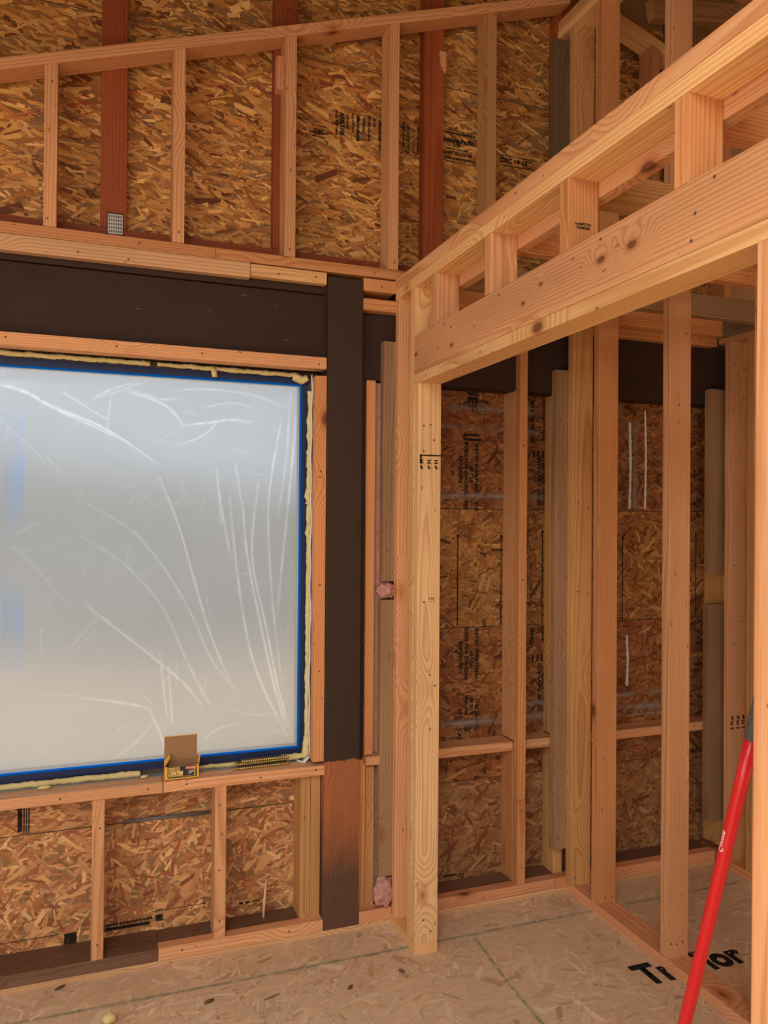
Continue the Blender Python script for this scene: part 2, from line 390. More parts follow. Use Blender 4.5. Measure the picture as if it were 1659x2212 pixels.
# ------------------------------------------------------------------ setting: ground, floor, shell
YF, YO = 2.80, 2.94
slab('ground', None, -30, 30, -30, 40, -.50, -.40, M['ground'])['kind'] = 'structure'
prism('backdrop_bank', None, [(-30, -.45), (30, -.45), (30, 1.3), (14, 2.3), (3, 1.9), (-4, 2.6), (-13, 2.0), (-30, 2.4)], 13, 16, M['bank'])['kind'] = 'structure'  # unseen bank added to darken the middle of the backlit film
floor = slab('floor', None, -3.2, 4.2, -3.2, 2.94, -.03, 0, M['floor_core']); floor['kind'] = 'structure'
FP = [(.68, .505, .330, 5), (.65, .470, .300, 6), (.59, .415, .255, 3), (.49, .325, .185, .9), (.75, .585, .40, 2)]
strands('floor_strand', floor, (-.75, 1.35, 0), (1, 0, 0), (0, 1, 0), 3.5, 1.45, 1.9, FP, 20, 50, 5, M['floor_strands'], (.04, .13, .008, .026), .0006, .09)
def shell_wall(name, poly_boxes):
    e = tag(empty(name), kind='structure')
    for bx_ in poly_boxes: slab('wall_panel', e, *bx_, M['shell'])
shell_wall('wall_left', [(-3.3, -3.2, -3.2, -2.4, -.03, 2.40), (-3.3, -3.2, .9, 2.94, -.03, 2.40), (-3.3, -3.2, -2.4, .9, 2.33, 2.40)])  # gap in this unseen wall made up to let sun and fill in
shell_wall('wall_rear', [(-3.3, -1.8, -3.3, -3.2, -.03, 4.4), (1.4, 4.3, -3.3, -3.2, -.03, 4.4), (-1.8, 1.4, -3.3, -3.2, 2.35, 4.4)])  # rear gap invented along with its fill lamp
slab('wall_far', None, 4.2, 4.3, -3.2, 2.94, -.03, 3.4, M['shell'])['kind'] = 'structure'
rz = lambda x: 4.14-.335*abs(x-1.936)
def roof(name, strips):
    e = tag(empty(name, (0, 0, 4)), kind='structure')
    for xa, xb, ya, yb in strips: prism('roof_deck_panel', e, [(xa, rz(xa)), (xb, rz(xb)), (xb, rz(xb)+.05), (xa, rz(xa)+.05)], ya, yb, M['deck'])
    return e
# the west slope has a made-up hole behind the camera, cut for the fill lamp
rf_w = roof('roof_west', [(-3.284, 1.936, -.35, 3.3), (-3.284, 1.936, -3.3, -2.25), (-3.284, -2.0, -2.25, -.35), (.2, 1.936, -2.25, -.35)]); rf_e = roof('roof_east', [(1.936, 7.156, -3.3, 3.3)])
for y in (2.55, 2.14, 1.73, 1.32, .91, .50):
    for e, xa, xb in ((rf_w, -3.2, 1.915), (rf_e, 1.957, 4.2)):
        o = prism('rafter', e, [(xa, rz(xa)-.001), (xa, rz(xa)-.185), (xb, rz(xb)-.185), (xb, rz(xb)-.001)], y, y+.038, M['wood'], tint=ORANGE, axis='x')

# ------------------------------------------------------------------ window wall
wb = tag(empty('wall_back'), kind='structure')
GP = [(.58, .30, .085, 4), (.48, .225, .058, 5), (.38, .155, .038, 4), (.24, .085, .02, 2.2), (.70, .41, .14, 2), (.15, .05, .012, 1)]
LP = [(.54, .28, .11, 4), (.46, .215, .082, 5), (.35, .14, .05, 4), (.26, .085, .032, 2.5), (.63, .37, .155, 2)]
RP = [(.29, .115, .036, 4), (.22, .076, .022, 5), (.15, .046, .013, 4), (.35, .165, .054, 1.6), (.085, .026, .009, 1.5)]  # reddish-brown boards, darkened further to put closet shade into the colour
MP = [tuple(c*f for c, f in zip(q[:3], (.62, .58, .58)))+q[3:] for q in GP]  # darker copy of the gable palette, closet shade put into the strands
def panel(x0, x1, z0, z1, pal, ang, spr, seed, cover=3.7, vis=None, label=None):
    o = slab('sheathing_panel', wb, x0, x1, YO, YO+.011, z0, z1, M['core'], label)
    a, b, c, d = vis or (x0, x1, z0, z1)
    s = strands('wood_strand', None, (a, YO, c), (1, 0, 0), (0, 0, 1), b-a, d-c, cover, pal, ang, spr, seed, M['strands'], (.03, .10, .006, .022))
    sub(s, o); return o
p_ll = panel(-1.3, .82, -.02, .4555, LP, 12, 48, 11, vis=(-.42, .76, .03, .4555))
p_lu = panel(-1.3, .82, .4585, .62, LP, 8, 25, 12, vis=(-.42, .76, .4585, .60))
p_r1 = panel(.95, 2.80, -.02, .459, [tuple(c*.62 for c in q[:3])+q[3:] for q in LP], 10, 45, 13, vis=(1.20, 2.75, .03, .459))  # lower palette darkened likewise, the closet's shade is in the colour
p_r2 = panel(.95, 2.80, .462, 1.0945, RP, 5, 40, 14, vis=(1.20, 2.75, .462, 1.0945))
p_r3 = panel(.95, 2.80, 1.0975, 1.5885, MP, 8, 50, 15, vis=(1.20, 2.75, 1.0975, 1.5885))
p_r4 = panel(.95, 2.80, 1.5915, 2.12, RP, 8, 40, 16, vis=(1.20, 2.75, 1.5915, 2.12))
slab('seam_light_block', wb, -3.2, -.96, YO+.0115, YO+.02, -.4, 2.9, M['light_seal']); slab('seam_light_block', wb, -.96, .80, YO+.0115, YO+.02, -.4, .628, M['light_seal']); slab('seam_light_block', wb, .80, 4.2, YO+.0115, YO+.02, -.4, 2.9, M['light_seal'])  # dark sheets added behind the panels to stop light leaking through seams
slab('seam_light_block', wb, -.96, .80, YO+.0115, YO+.02, 2.10, 2.9, M['light_seal']); slab('seam_light_block', wb, -3.2, 4.2, YO+.0115, YO+.02, 2.9, 4.6, M['light_seal'])
slab('sheathing_panel', wb, .82, .95, YO, YO+.011, -.02, 2.12, M['core'])
p_g1 = panel(-1.3, 2.85, 2.45, 3.3295, GP, -8, 24, 17, vis=(-.45, 2.80, 2.50, 3.3295))
# upper gable panels run under the roof slope
def gable_poly(x1, z0):
    f = lambda x: 4.139-.335*abs(x-1.936)
    return [(1.936-(4.139-z0)/.335, z0), (x1, z0), (x1, f(x1)), (1.936, 4.139)]
p_g2 = prism('sheathing_panel', wb, gable_poly(2.85, 3.3325), YO, YO+.011, M['core'])
sub(strands('wood_strand', None, (-.40, YO, 3.3325), (1, 0, 0), (0, 0, 1), 3.2, .48, 3.0, GP, -6, 26, 18, M['strands'], (.03, .10, .006, .022)), p_g2)
slab('sheathing_panel', wb, -3.2, -1.3, YO, YO+.011, -.02, 2.29, M['shell'])
prism('sheathing_panel', wb, [(2.85, -.02), (4.2, -.02), (4.2, 3.37), (2.85, 3.82)], YO, YO+.011, M['shell'])
prism('sheathing_panel', wb, [(-3.2, 2.30), (-1.3, 2.30), (-1.3, 3.04), (-3.2, 2.41)], YO, YO+.011, M['shell'])

board('base_strip', wb, -1.3, 2.64, YF, YO, 0, .019, TAN, bev=.001, label='thin pale strip along the floor under the plates')
board('bottom_plate', wb, -1.3, .2195, YF, YO, .019, .061, OLD, stain=.25, label='old dark brown bottom plate')
board('bottom_plate', wb, .2205, .806, YF, 2.845, .019, .061, FIR, label='new pale bottom plate beside the dark post')
board('bottom_plate', wb, .2205, .806, 2.846, YO, .019, .058, OLD, stain=.25, label='old dark brown plate behind the new one')
board('bottom_plate', wb, .948, 1.0765, YF, 2.845, .019, .064, PINK); board('bottom_plate', wb, .948, 1.0765, 2.846, YO, .019, .060, HONEY, stain=.2)
board('bottom_plate', wb, 1.078, 1.802, YF, 2.845, .019, .061, PINK); board('bottom_plate', wb, 1.804, 1.95, YF, 2.845, .019, .062, ORANGE)
board('bottom_plate', wb, 1.078, 2.64, 2.846, YO, .019, .058, OLD, stain=.2, label='old dark brown plate behind the new one')
board('bottom_plate', wb, 1.952, 2.64, YF, 2.845, .019, .061, PINK)
board('post', wb, .808, .946, YF, YO, .020, 2.448, (.38, .145, .06), mat=M['post'], stain=.15, label='dark brown painted post with a bare reddish foot')
board('filler_strip', wb, .9465, .971, 2.835, YO, .64, 2.076, mat=M['paint'])
# lower cripple studs
board('cripple_stud', wb, .002, .042, YF, 2.889, .061, .595, FIR); board('cripple_stud', wb, .409, .449, YF, 2.889, .061, .595, FIR)
board('cripple_stud', wb, .727, .766, 2.838, YO, .058, .595, HONEY, stain=.45, label='stained old stud left of the dark post')
board('cripple_stud', wb, .767, .8045, 2.838, YO, .058, .595, HONEY, stain=.45, label='stained old stud against the dark post')
board('cripple_stud', wb, .9465, .983, 2.838, YO, .060, .625, ORANGE, stain=.2); board('cripple_stud', wb, .984, 1.018, 2.838, YO, .060, .597, HONEY, stain=.35)
board('stud', wb, .972, 1.008, 2.825, YO, .646, 2.076, ORANGE, label='orange stud beside the dark post')
board('blocking', wb, .972, 1.055, 2.805, YO, .611, .643, FIR)
# sill, head and jamb
board('window_sill_board', wb, -1.3, .229, YF, 2.915, .595, .632, FIR); board('window_sill_board', wb, .232, .8075, YF, 2.915, .595, .632, FIR)
board('window_head_board', wb, -1.3, .804, YF, 2.862, 2.101, 2.145, FIR)
board('window_jamb_board', wb, .764, .806, YF, 2.845, .647, 2.075, ORANGE)
# beams and ledgers
board('beam', wb, -1.3, .8075, 2.838, YO, 2.103, 2.386, mat=M['paint'], label='dark brown painted beam over the window')
board('beam_cap', wb, -1.3, .8075, 2.832, YO, 2.389, 2.464, mat=M['paint'], label='dark brown painted board along the top of the beam')
board('beam', wb, .9465, 2.85, 2.840, YO, 2.079, 2.337, mat=M['paint'], label='dark brown painted beam right of the post')
board('ledger', wb, -1.3, .5155, YF, 2.838, 2.410, 2.4645, TAN, stain=.33, label='weathered ledger with a grey lower edge'); board('ledger', wb, .5175, .802, YF, 2.832, 2.417, 2.461, PALE)
board('plate', wb, .947, 1.0765, YF, YO, 2.411, 2.458, ORANGE); board('plate', wb, .947, 2.64, YF, YO, 2.338, 2.383, ORANGE)
# weathered backing boards behind the partition ends
board('backing_board', wb, 1.031, 1.17, YF, 2.838, 1.308, 2.226, GREY, stain=.12, label='weathered grey backing board beside the dark post, upper')
board('backing_board', wb, 1.027, 1.167, YF, 2.838, .185, 1.236, GREY, stain=.12, label='weathered grey backing board beside the dark post, lower')
board('backing_board', wb, 1.797, 1.935, YF, 2.838, .18, 2.172, GREY, stain=.22, label='long weathered grey backing board')
board('backing_board', wb, 2.606, 2.745, YF, 2.838, 1.308, 2.144, GREY, stain=.12); board('backing_board', wb, 2.60, 2.74, YF, 2.838, .20, 1.171, GREY, stain=.12)
# studs seen through the opening
board('stud', wb, 1.625, 1.661, YF, 2.8385, .405, 2.337, ORANGE, stain=.3, label='thin upright furring strip seen through the opening'); board('stud', wb, 1.625, 1.662, YF, 2.8385, .0625, .403, ORANGE, stain=.38)
board('stud', wb, 1.626, 1.664, 2.840, YO, .637, 2.078, FIR); board('stud', wb, 1.626, 1.664, 2.846, YO, .059, .594, ORANGE, stain=.3)
board('stud', wb, 1.828, 1.866, 2.840, YO, .637, 2.078, HONEY); board('stud', wb, 1.825, 1.866, 2.846, YO, .059, .594, HONEY, stain=.4)
board('stud', wb, 2.70, 2.738, 2.840, YO, .059, 2.078, HONEY)
for x0, x1 in ((1.056, 1.624), (1.666, 1.826), (1.868, 2.698)): board('blocking', wb, x0, x1, 2.840, YO, .596, .634, FIR, stain=.1)

# ------------------------------------------------------------------ gable framing above the window wall
wg = tag(empty('wall_gable', (0, YF, 2.465)), kind='structure')
board('plate', wg, -1.3, .392, YF, 2.889, 2.4655, 2.503, ORANGE); board('plate', wg, .3935, 2.64, YF, 2.889, 2.4655, 2.503, ORANGE)
board('plate', wg, -1.3, 2.64, 2.8895, YO, 2.47, 2.556, RED, label='dark red plate behind the gable studs')
sl = lambda x: 2.992+.337*(x+.301)            # underside of the sloping plate at its front edge
for x in (-.574, -.168, .244, .641, 1.0455, 1.4665):
    x1 = x+.040
    prism('stud', wg, [(x, 2.5035), (x1, 2.5035), (x1, sl(x1)-.001), (x, sl(x)-.001)], YF, 2.889, M['wood'], tint=FIR if x < 1.2 else HONEY, axis='z')
an = math.atan(.337)
def sloped(name, x0, z0, x1, z1, thick, y0, y1, tint, label=None):
    L = math.hypot(x1-x0, z1-z0); a = math.atan2(z1-z0, x1-x0)
    o = link(name, box_mesh(L, y1-y0, thick, .003).copy(), M['wood'], wg, label); nx, nz = -math.sin(a), math.cos(a)
    o.location = ((x0+x1)/2+nx*thick/2, (y0+y1)/2, (z0+z1)/2+nz*thick/2); o.rotation_euler = (0, -a, 0); o.color = tuple(tint)+(0,); return o
sloped('sloping_plate', -1.2, sl(-1.2), 1.855, sl(1.855), .038, YF, 2.889, FIR, 'sloping plate rising to the ridge on the left')
sr = lambda x: 3.690-.332*(x-2.112)
sloped('sloping_plate', 1.96, sr(1.96), 2.95, sr(2.95), .038, YF, 2.889, PALE, 'sloping plate falling away to the right of the ridge')
for x in (2.275, 2.68):
    prism('stud', wg, [(x, 2.5035), (x+.04, 2.5035), (x+.04, sr(x+.04)-.001), (x, sr(x)-.001)], YF, 2.889, M['wood'], tint=ORANGE, axis='z')
for i, x in enumerate((-.602, .008, .618, 1.228, 1.838, 2.448)):
    board('stud', wg, x, x+.087, 2.8895, YO, 2.557, 4.138-.335*max(abs(x+.087-1.936), abs(x-1.936)), RED, label='old dark red stud against the sheathing' )
board('scab', wg, .6185, .655, 2.850, 2.889, 3.138, 3.262, PINK); board('backing_board', wg, 1.782, 1.865, YF, 2.838, 2.504, 3.555, (.13, .088, .05), stain=.4, label='dark grey weathered backing board under the ridge')
prism('shim', wg, [(1.292, 3.44), (1.318, 3.44), (1.318, 3.355), (1.300, 3.385)], 2.8775, 2.889, M['wood'], tint=FIR, axis='z')
tb = sloped('tie_board', 2.0, 3.478, 2.75, 3.612, .078, 2.45, 2.488, (.30, .16, .07), 'dark tie board high under the roof')
# galvanised nail plate on the red stud
V, F = [], []
nx_, nz_ = 6, 5; gx0, gx1, gz0, gz1 = .033, .083, 2.535, 2.605
cells = []
for i in range(nx_*2+1):
    for j in range(nz_*2+1):
        if i % 2 == 1 and j % 2 == 1: continue
        fx = lambda a: gx0+(gx1-gx0)*(a//2*1.0+(a % 2)*.55)/(nx_+.55); fz = lambda a: gz0+(gz1-gz0)*(a//2*1.0+(a % 2)*.4)/(nz_+.4)
        b = len(V); V += [(fx(i), 2.886, fz(j)), (fx(i+1), 2.886, fz(j)), (fx(i+1), 2.886, fz(j+1)), (fx(i), 2.886, fz(j+1))]; F.append((b, b+1, b+2, b+3))
me = mesh('nail_plate', V, F); bm = bmesh.new(); bm.from_mesh(me); bmesh.ops.remove_doubles(bm, verts=bm.verts, dist=1e-5)
g = bmesh.ops.extrude_face_region(bm, geom=bm.faces[:]); bmesh.ops.translate(bm, verts=[e for e in g['geom'] if isinstance(e, bmesh.types.BMVert)], vec=(0, .0012, 0)); bm.to_mesh(me); bm.free()
link('nail_plate', me, M['steel'], wg, 'perforated galvanised nail plate at the foot of the red stud')
board('dark_slot_sheet', wg, .030, .086, 2.888, 2.8894, 2.53, 2.61, (.05, .02, .01), bev=0)  # dark sheet added behind the plate so its slots read dark

# ------------------------------------------------------------------ partition with the door opening
wp = tag(empty('wall_partition', (1.12, 2.6, 0)), kind='structure'); A0, A1 = 1.077, 1.166
board('bottom_plate', wp, A0, A1, 2.569, YF, 0, .038, PALE, axis='y'); board('bottom_plate', wp, A0, A1, -.6, 1.056, 0, .038, PALE)
board('stud', wp, A0, A1, 2.762, YF-.0005, .0385, 2.3855, FIR, label='end stud of the partition against the window wall')
board('stud', wp, A0, A1, 2.6075, 2.645, .0385, 2.3855, PALE, label='king stud at the left side of the opening')
board('trimmer_stud', wp, A0+.002, A1+.001, 2.569, 2.6065, .0385, 2.0325, (.74, .50, .25), label='pale yellow trimmer stud carrying the header')
board('header_plate', wp, A0, A1, .98, 2.6065, 2.033, 2.0685, PALE, label='flat plate under the header')
board('header_board', wp, A0, A0+.038, .98, 2.6065, 2.069, 2.208, FIR, mat=M['header'], label='wide header board with large knots over the opening')
board('header_board', wp, A1-.038, A1, .98, 2.6065, 2.069, 2.208, FIR)
for y in (2.424, 2.030, 1.632, 1.222): board('cripple_stud', wp, A0, A1, y, y+.038, 2.2085, 2.3855, FIR if y > 2 else ORANGE)
board('top_plate', wp, A0, A1, -.6, YF-.0005, 2.386, 2.4245, PALE); board('top_plate', wp, A0-.001, A1, -.6, YF-.0005, 2.425, 2.465, FIR)
tj = board('trimmer_stud', wp, A0, A1, 1.018, 1.056, .0385, 2.0325, FIR, stain=.24, label='stained trimmer stud at the near side of the opening')
tj.rotation_euler = (Matrix.Rotation(.006, 3, 'X') @ AX['z'].to_matrix()).to_euler()
board('stud', wp, A0, A1, .94, .9795, .0385, 2.3855, FIR)
board('ledger', wp, A1+.0005, A1+.038, -.6, 2.70, 2.348, 2.436, FIR, label='ledger along the far side of the partition')

# closet partition
wc = tag(empty('wall_closet', (1.9, 2.5, 0)), kind='structure'); B0, B1 = 1.861, 1.951
board('bottom_plate', wc, B0, B1, 1.2, YF-.0005, 0, .038, PINK)
board('stud', wc, 1.852, 1.949, 2.762, YF-.0005, .0385, 3.612, HONEY, label='tall end stud of the second partition')
board('stud', wc, B0, B1, 2.595, 2.633, .0385, 3.612, ORANGE); board('stud', wc, B0, B1, 2.190, 2.228, .0385, 3.612, FIR, stain=.22, label='tall stud with a grey mould stain'); board('stud', wc, B0, B1, 1.785, 1.823, .0385, 3.612, ORANGE)
board('top_plate', wc, B0-.01, B1, 1.3, 2.895, 3.6125, 3.650, PALE, axis='y'); board('top_plate', wc, B0-.008, B1, 1.3, 2.895, 3.6505, 3.688, HONEY, axis='y')
# far side wall
wr = tag(empty('wall_right', (2.7, 2.5, 0)), kind='structure'); C0, C1 = 2.650, 2.739
board('bottom_plate', wr, C0, C1, 1.4, 2.7995, 0, .038, ORANGE)
board('stud', wr, C0, C1, 2.724, 2.762, .0385, 2.347, FIR, stain=.26, label='end stud of the far wall with a black stain'); board('stud', wr, C0, C1, 2.594, 2.634, .0385, 2.347, HONEY)
board('top_plate', wr, C0, C1, 1.4, 2.7995, 2.3475, 2.386, FIR)
# ceiling joists
ce = tag(empty('ceiling', (1.9, 2.0, 2.348)), kind='structure')
for y, t, s in ((1.270, ORANGE, 0), (1.663, HONEY, 0), (2.045, ORANGE, 0), (2.435, GREY, .25), (2.667, ORANGE, .05)):
    board('joist', ce, 1.2055, 2.544, y, y+.038, 2.348, 2.435, t, stain=s)
board('ledger', ce, 2.545, 2.583, 1.0, 2.70, 2.348, 2.435, (.2, .15, .1), stain=.3, label='weathered grey ledger at the joist ends')
board('blocking', ce, 2.584, 2.649, 2.45, 2.49, 2.348, 2.435, HONEY, axis='x')

# ------------------------------------------------------------------ window: frame, tape, film, foam
wn = tag(empty('window_1', (.1, 2.91, .64)), kind='structure')
WX0, WX1, WZ0, WZ1 = -.95, .758, .647, 2.084
def ring4(name, d, dz, y0, y1, mat, x0, x1, z0, z1, label=None):
    slab(name, wn, x0, x1, y0, y1, z0, z0+dz, mat, label); slab(name, wn, x0, x1, y0, y1, z1-dz, z1, mat, label)
    slab(name, wn, x1-d, x1, y0, y1, z0+dz, z1-dz, mat, label); slab(name, wn, x0, x0+d, y0, y1, z0+dz, z1-dz, mat, label)
ring4('window_frame', .024, .030, 2.9115, 2.975, M['frame'], WX0, WX1, WZ0, WZ1)
ring4('painter_tape', .0205, .0255, 2.9085, 2.9112, M['tape'], WX0, WX1+.001, WZ0+.001, WZ1-.001, 'blue painter tape on the window frame, its shade painted as navy')  # same blue tape as the inner strip, missing backlight painted as navy
ring4('painter_tape', .0095, .009, 2.9090, 2.9096, M['tape_in'], WX0+.0205, WX1-.0195, WZ0+.0265, WZ1-.0265, 'bright blue painter tape lit from behind')
slab('sill_flashing', wn, -1.0, .765, 2.866, 2.9105, .6322, .6345, M['flash'], 'grey flashing strip on the sill'); slab('gap_light_block', wn, -1.0, .80, 2.9118, 2.9395, .60, .6475, M['light_seal']); slab('gap_light_block', wn, -1.0, .80, 2.9118, 2.9395, 2.0835, 2.1025, M['light_seal']); slab('gap_light_block', wn, .7583, .807, 2.9118, 2.9395, .648, 2.083, M['light_seal'])  # dark blockers added behind the foam to close light leaks round the frame
# film with creases
fx0, fx1, fz0, fz1 = WX0+.02, WX1-.02, WZ0+.026, WZ1-.026
def at(px, py, Y=2.91):
    v = r2*((px-829.5)/1690)+d2*((py-1106)/1690)+fw; t = Y/v.y; return (v.x*t, 1.55+v.z*t)
CR = [([(0, 832), (60, 850), (110, 878), (200, 912), (262, 946), (345, 1003)], 1.0), ([(110, 880), (205, 922), (262, 950)], .7),
      ([(345, 1030), (385, 1130), (425, 1270), (455, 1370), (500, 1480)], .9), ([(190, 1090), (290, 1150), (370, 1250), (420, 1340), (460, 1430), (520, 1500)], .55),
      ([(175, 1160), (270, 1220), (350, 1310), (400, 1420), (440, 1500), (460, 1530)], .5), ([(180, 1300), (240, 1350), (330, 1420), (400, 1480), (440, 1530)], .7),
      ([(470, 1030), (480, 1100), (500, 1210)], .8), ([(497, 1070), (515, 1250), (540, 1400), (575, 1500), (622, 1590)], .8), ([(525, 1080), (535, 1200), (560, 1330), (590, 1470), (618, 1570)], 1.0),
      ([(560, 1040), (545, 1200), (575, 1350), (600, 1480), (630, 1590)], .9), ([(610, 900), (590, 1010), (580, 1120), (590, 1300), (610, 1480)], .7), ([(640, 900), (627, 1050), (612, 1200), (600, 1330)], .8),
      ([(628, 850), (618, 1000), (600, 1120)], .5), ([(175, 1508), (270, 1520), (325, 1532)], .6), ([(322, 1530), (352, 1600), (360, 1640)], .6), ([(345, 1410), (352, 1470), (362, 1560)], .5), ([(365, 1440), (372, 1560)], .4),
      ([(370, 845), (440, 840), (540, 852), (620, 880)], .5), ([(270, 845), (340, 866), (375, 890), (400, 925)], .7), ([(275, 840), (350, 862), (385, 858)], .5), ([(398, 918), (455, 912), (500, 906), (545, 912)], .8), ([(140, 850), (230, 905)], .4),
      ([(240, 1265-405), (232, 925)], .35), ([(385, 960), (430, 945), (462, 922), (470, 905)], .55), ([(205, 858), (250, 838), (295, 825)], .5), ([(195, 862), (240, 850), (320, 822)], .4),
      ([(440, 880), (500, 870), (545, 880)], .4), ([(150, 1310), (60, 1210), (20, 1180)], .25), ([(245, 1640), (300, 1600), (330, 1560)], .35), ([(440, 1600), (470, 1575), (525, 1560)], .4), ([(0, 905), (60, 960), (110, 1010)], .25),
      ([(478, 1130), (470, 1010)], .35), ([(510, 1000), (530, 1130)], .4), ([(215, 1330), (150, 1400)], .2), ([(560, 1440), (600, 1420)], .2), ([(100, 1500), (165, 1505)], .2), ([(500, 1530), (545, 1545), (600, 1540)], .25)]
def film_grid():
    step = .0042; xs = np.concatenate([np.linspace(fx0, -.36, 12), np.arange(-.355, fx1, step), [fx1]]); zs = np.append(np.arange(fz0, fz1, step), fz1)
    X, Z = np.meshgrid(xs, zs, indexing='ij'); c = np.zeros_like(X); dy = np.zeros_like(X)
    rg = np.random.default_rng(3)
    lines = [([at(*p) for p in pl], s) for pl, s in CR]
    for _ in range(70):      # small random puckers
        x0, z0 = rg.uniform(-.3, fx1), rg.uniform(fz0, fz1); a = rg.uniform(0, 3.14); L = rg.uniform(.02, .09)
        lines.append(([(x0, z0), (x0+L*math.cos(a), z0+L*math.sin(a))], rg.uniform(.06, .22)))
    def curve(pl):
        if len(pl) < 3: return pl
        q = [pl[0]]+list(pl)+[pl[-1]]; out = []
        for i in range(len(pl)-1):
            p0, p1, p2, p3 = (np.array(q[i+j]) for j in range(4))
            for u in (0, .25, .5, .75): out.append(tuple(.5*(2*p1+(p2-p0)*u+(2*p0-5*p1+4*p2-p3)*u*u+(3*p1-p0-3*p2+p3)*u**3)))
        return out+[pl[-1]]
    segs = []
    for pl, s in lines:
        pl = curve(pl); n_ = len(pl)-1
        for i, (a_, b_) in enumerate(zip(pl[:-1], pl[1:])):
            u = (i+.5)/n_; tp = min(1, .35+3*u, .25+3*(1-u)) if n_ > 1 else 1
            segs.append((a_, b_, s*tp*(.62+.38*math.sin(i*1.7+s*9)**2) if n_ > 3 else s*tp))
    for (ax, az), (bx, bz), s in segs:
        if True:
            ex, ez = bx-ax, bz-az; l2 = ex*ex+ez*ez
            t = np.clip(((X-ax)*ex+(Z-az)*ez)/l2, 0, 1); d = np.hypot(X-ax-t*ex, Z-az-t*ez)
            c = np.maximum(c, s*np.exp(-(d/.0030)**2)); dy = np.maximum(dy, s*(.0014*np.exp(-(d/.005)**2)+.0008*np.exp(-(d/.03)**2)))
    soft = .002*np.sin(X*7+Z*3)+.0015*np.sin(Z*9-X*4)
    edge = np.minimum(np.minimum(fx1-X, X-fx0), np.minimum(Z-fz0, fz1-Z)); k = np.clip(edge/.05, 0, 1)
    c = np.maximum(c, .75*np.exp(-((edge-.004)/.008)**2))
    c = np.clip(c*1.4, 0, 1)
    Yv = 2.9115+(soft-dy)*k*.8+.004*k
    n0, n1 = X.shape; co = np.stack([X, Yv, Z], -1).reshape(-1, 3)
    idx = np.arange(n0*n1).reshape(n0, n1); f = np.stack([idx[:-1, :-1], idx[1:, :-1], idx[1:, 1:], idx[:-1, 1:]], -1).reshape(-1, 4)
    me = bpy.data.meshes.new('film'); me.from_pydata(co.tolist(), [], f.tolist()); me.update(); smooth(me)
    a = me.attributes.new('crease', 'FLOAT', 'POINT'); a.data.foreach_set('value', c.reshape(-1).astype(np.float32))
    pr = ((X > -.292) & (X < -.222)).astype(float); a = me.attributes.new('print', 'FLOAT', 'POINT'); a.data.foreach_set('value', pr.reshape(-1).astype(np.float32))
    return me
link('plastic_sheet', film_grid(), M['film'], wn, 'creased translucent plastic sheet over the window')

def foam(pts, r0, r1, seed, sag=0, freq=34, parent=wn, name='spray_foam', step=.006, amp=.35):
    path = lerp_path(pts, step); rg = random.Random(seed)
    rad = [max(.0015, (r0+(r1-r0)*(.5+.5*mnoise.noise(Vector((i*step*freq*.6, seed*3.1, 0)))))) for i in range(len(path))]
    path = [p+Vector((mnoise.noise(Vector((i*step*22, seed, 1)))*.002, 0, mnoise.noise(Vector((i*step*22, seed, 5)))*.0025)) for i, p in enumerate(path)]
    o = link(name, tube(path, rad, 9, amp, seed, 90), M['foam'], parent); return o
foam([(-.95, 2.895, 2.094), (.18, 2.895, 2.092)], .006, .012, 1)
foam([(.205, 2.895, 2.092), (.72, 2.893, 2.088)], .006, .011, 2)
foam([(.40, 2.892, 2.09), (.405, 2.888, 2.072), (.407, 2.888, 2.058)], .008, .012, 3)
foam([(.70, 2.89, 2.083), (.735, 2.888, 2.07), (.752, 2.886, 2.08)], .012, .018, 4)
foam([(.766, 2.893, 2.03), (.764, 2.893, 1.6)], .006, .014, 5, freq=90)
foam([(.766, 2.89, 1.66), (.757, 2.887, 1.63), (.768, 2.889, 1.61)], .008, .012, 6); foam([(.767, 2.89, 1.52), (.757, 2.887, 1.49), (.768, 2.889, 1.47)], .008, .012, 7)
foam([(.764, 2.893, 1.6), (.763, 2.893, .70)], .006, .010, 8, freq=14)
foam([(.763, 2.888, .72), (.758, 2.882, .68), (.752, 2.880, .652), (.66, 2.893, .643)], .008, .016, 9)
foam([(-.95, 2.895, .641), (-.12, 2.893, .641), (.02, 2.888, .644), (.16, 2.895, .640)], .007, .014, 10)
foam([(.34, 2.897, .640), (.50, 2.895, .640)], .006, .010, 11)
# white house wrap flap between the foam and the jamb
V, F = [], []; nn = 60
for i in range(nn+1):
    z = .652+(2.088-.652)*i/nn; wv = .004*math.sin(i*.9)+.003*math.sin(i*.37)
    V += [(.7635+wv*.3, 2.849, z), (.771+wv*.5, 2.905, z)]
for i in range(nn): F.append((2*i, 2*i+1, 2*i+3, 2*i+2))
b = len(V); V += [(.764, 2.849, .652), (.771, 2.902, .652), (.745, 2.845, .634), (.742, 2.895, .6335), (.722, 2.86, .636), (.721, 2.885, .637)]; F += [(b, b+1, b+3, b+2), (b+2, b+3, b+5, b+4)]
me = mesh('wrap', V, F); smooth(me); o = link('house_wrap', me, M['wrap'], wn, 'white house wrap edge beside the jamb'); sm = o.modifiers.new('s', 'SOLIDIFY'); sm.thickness = .0012

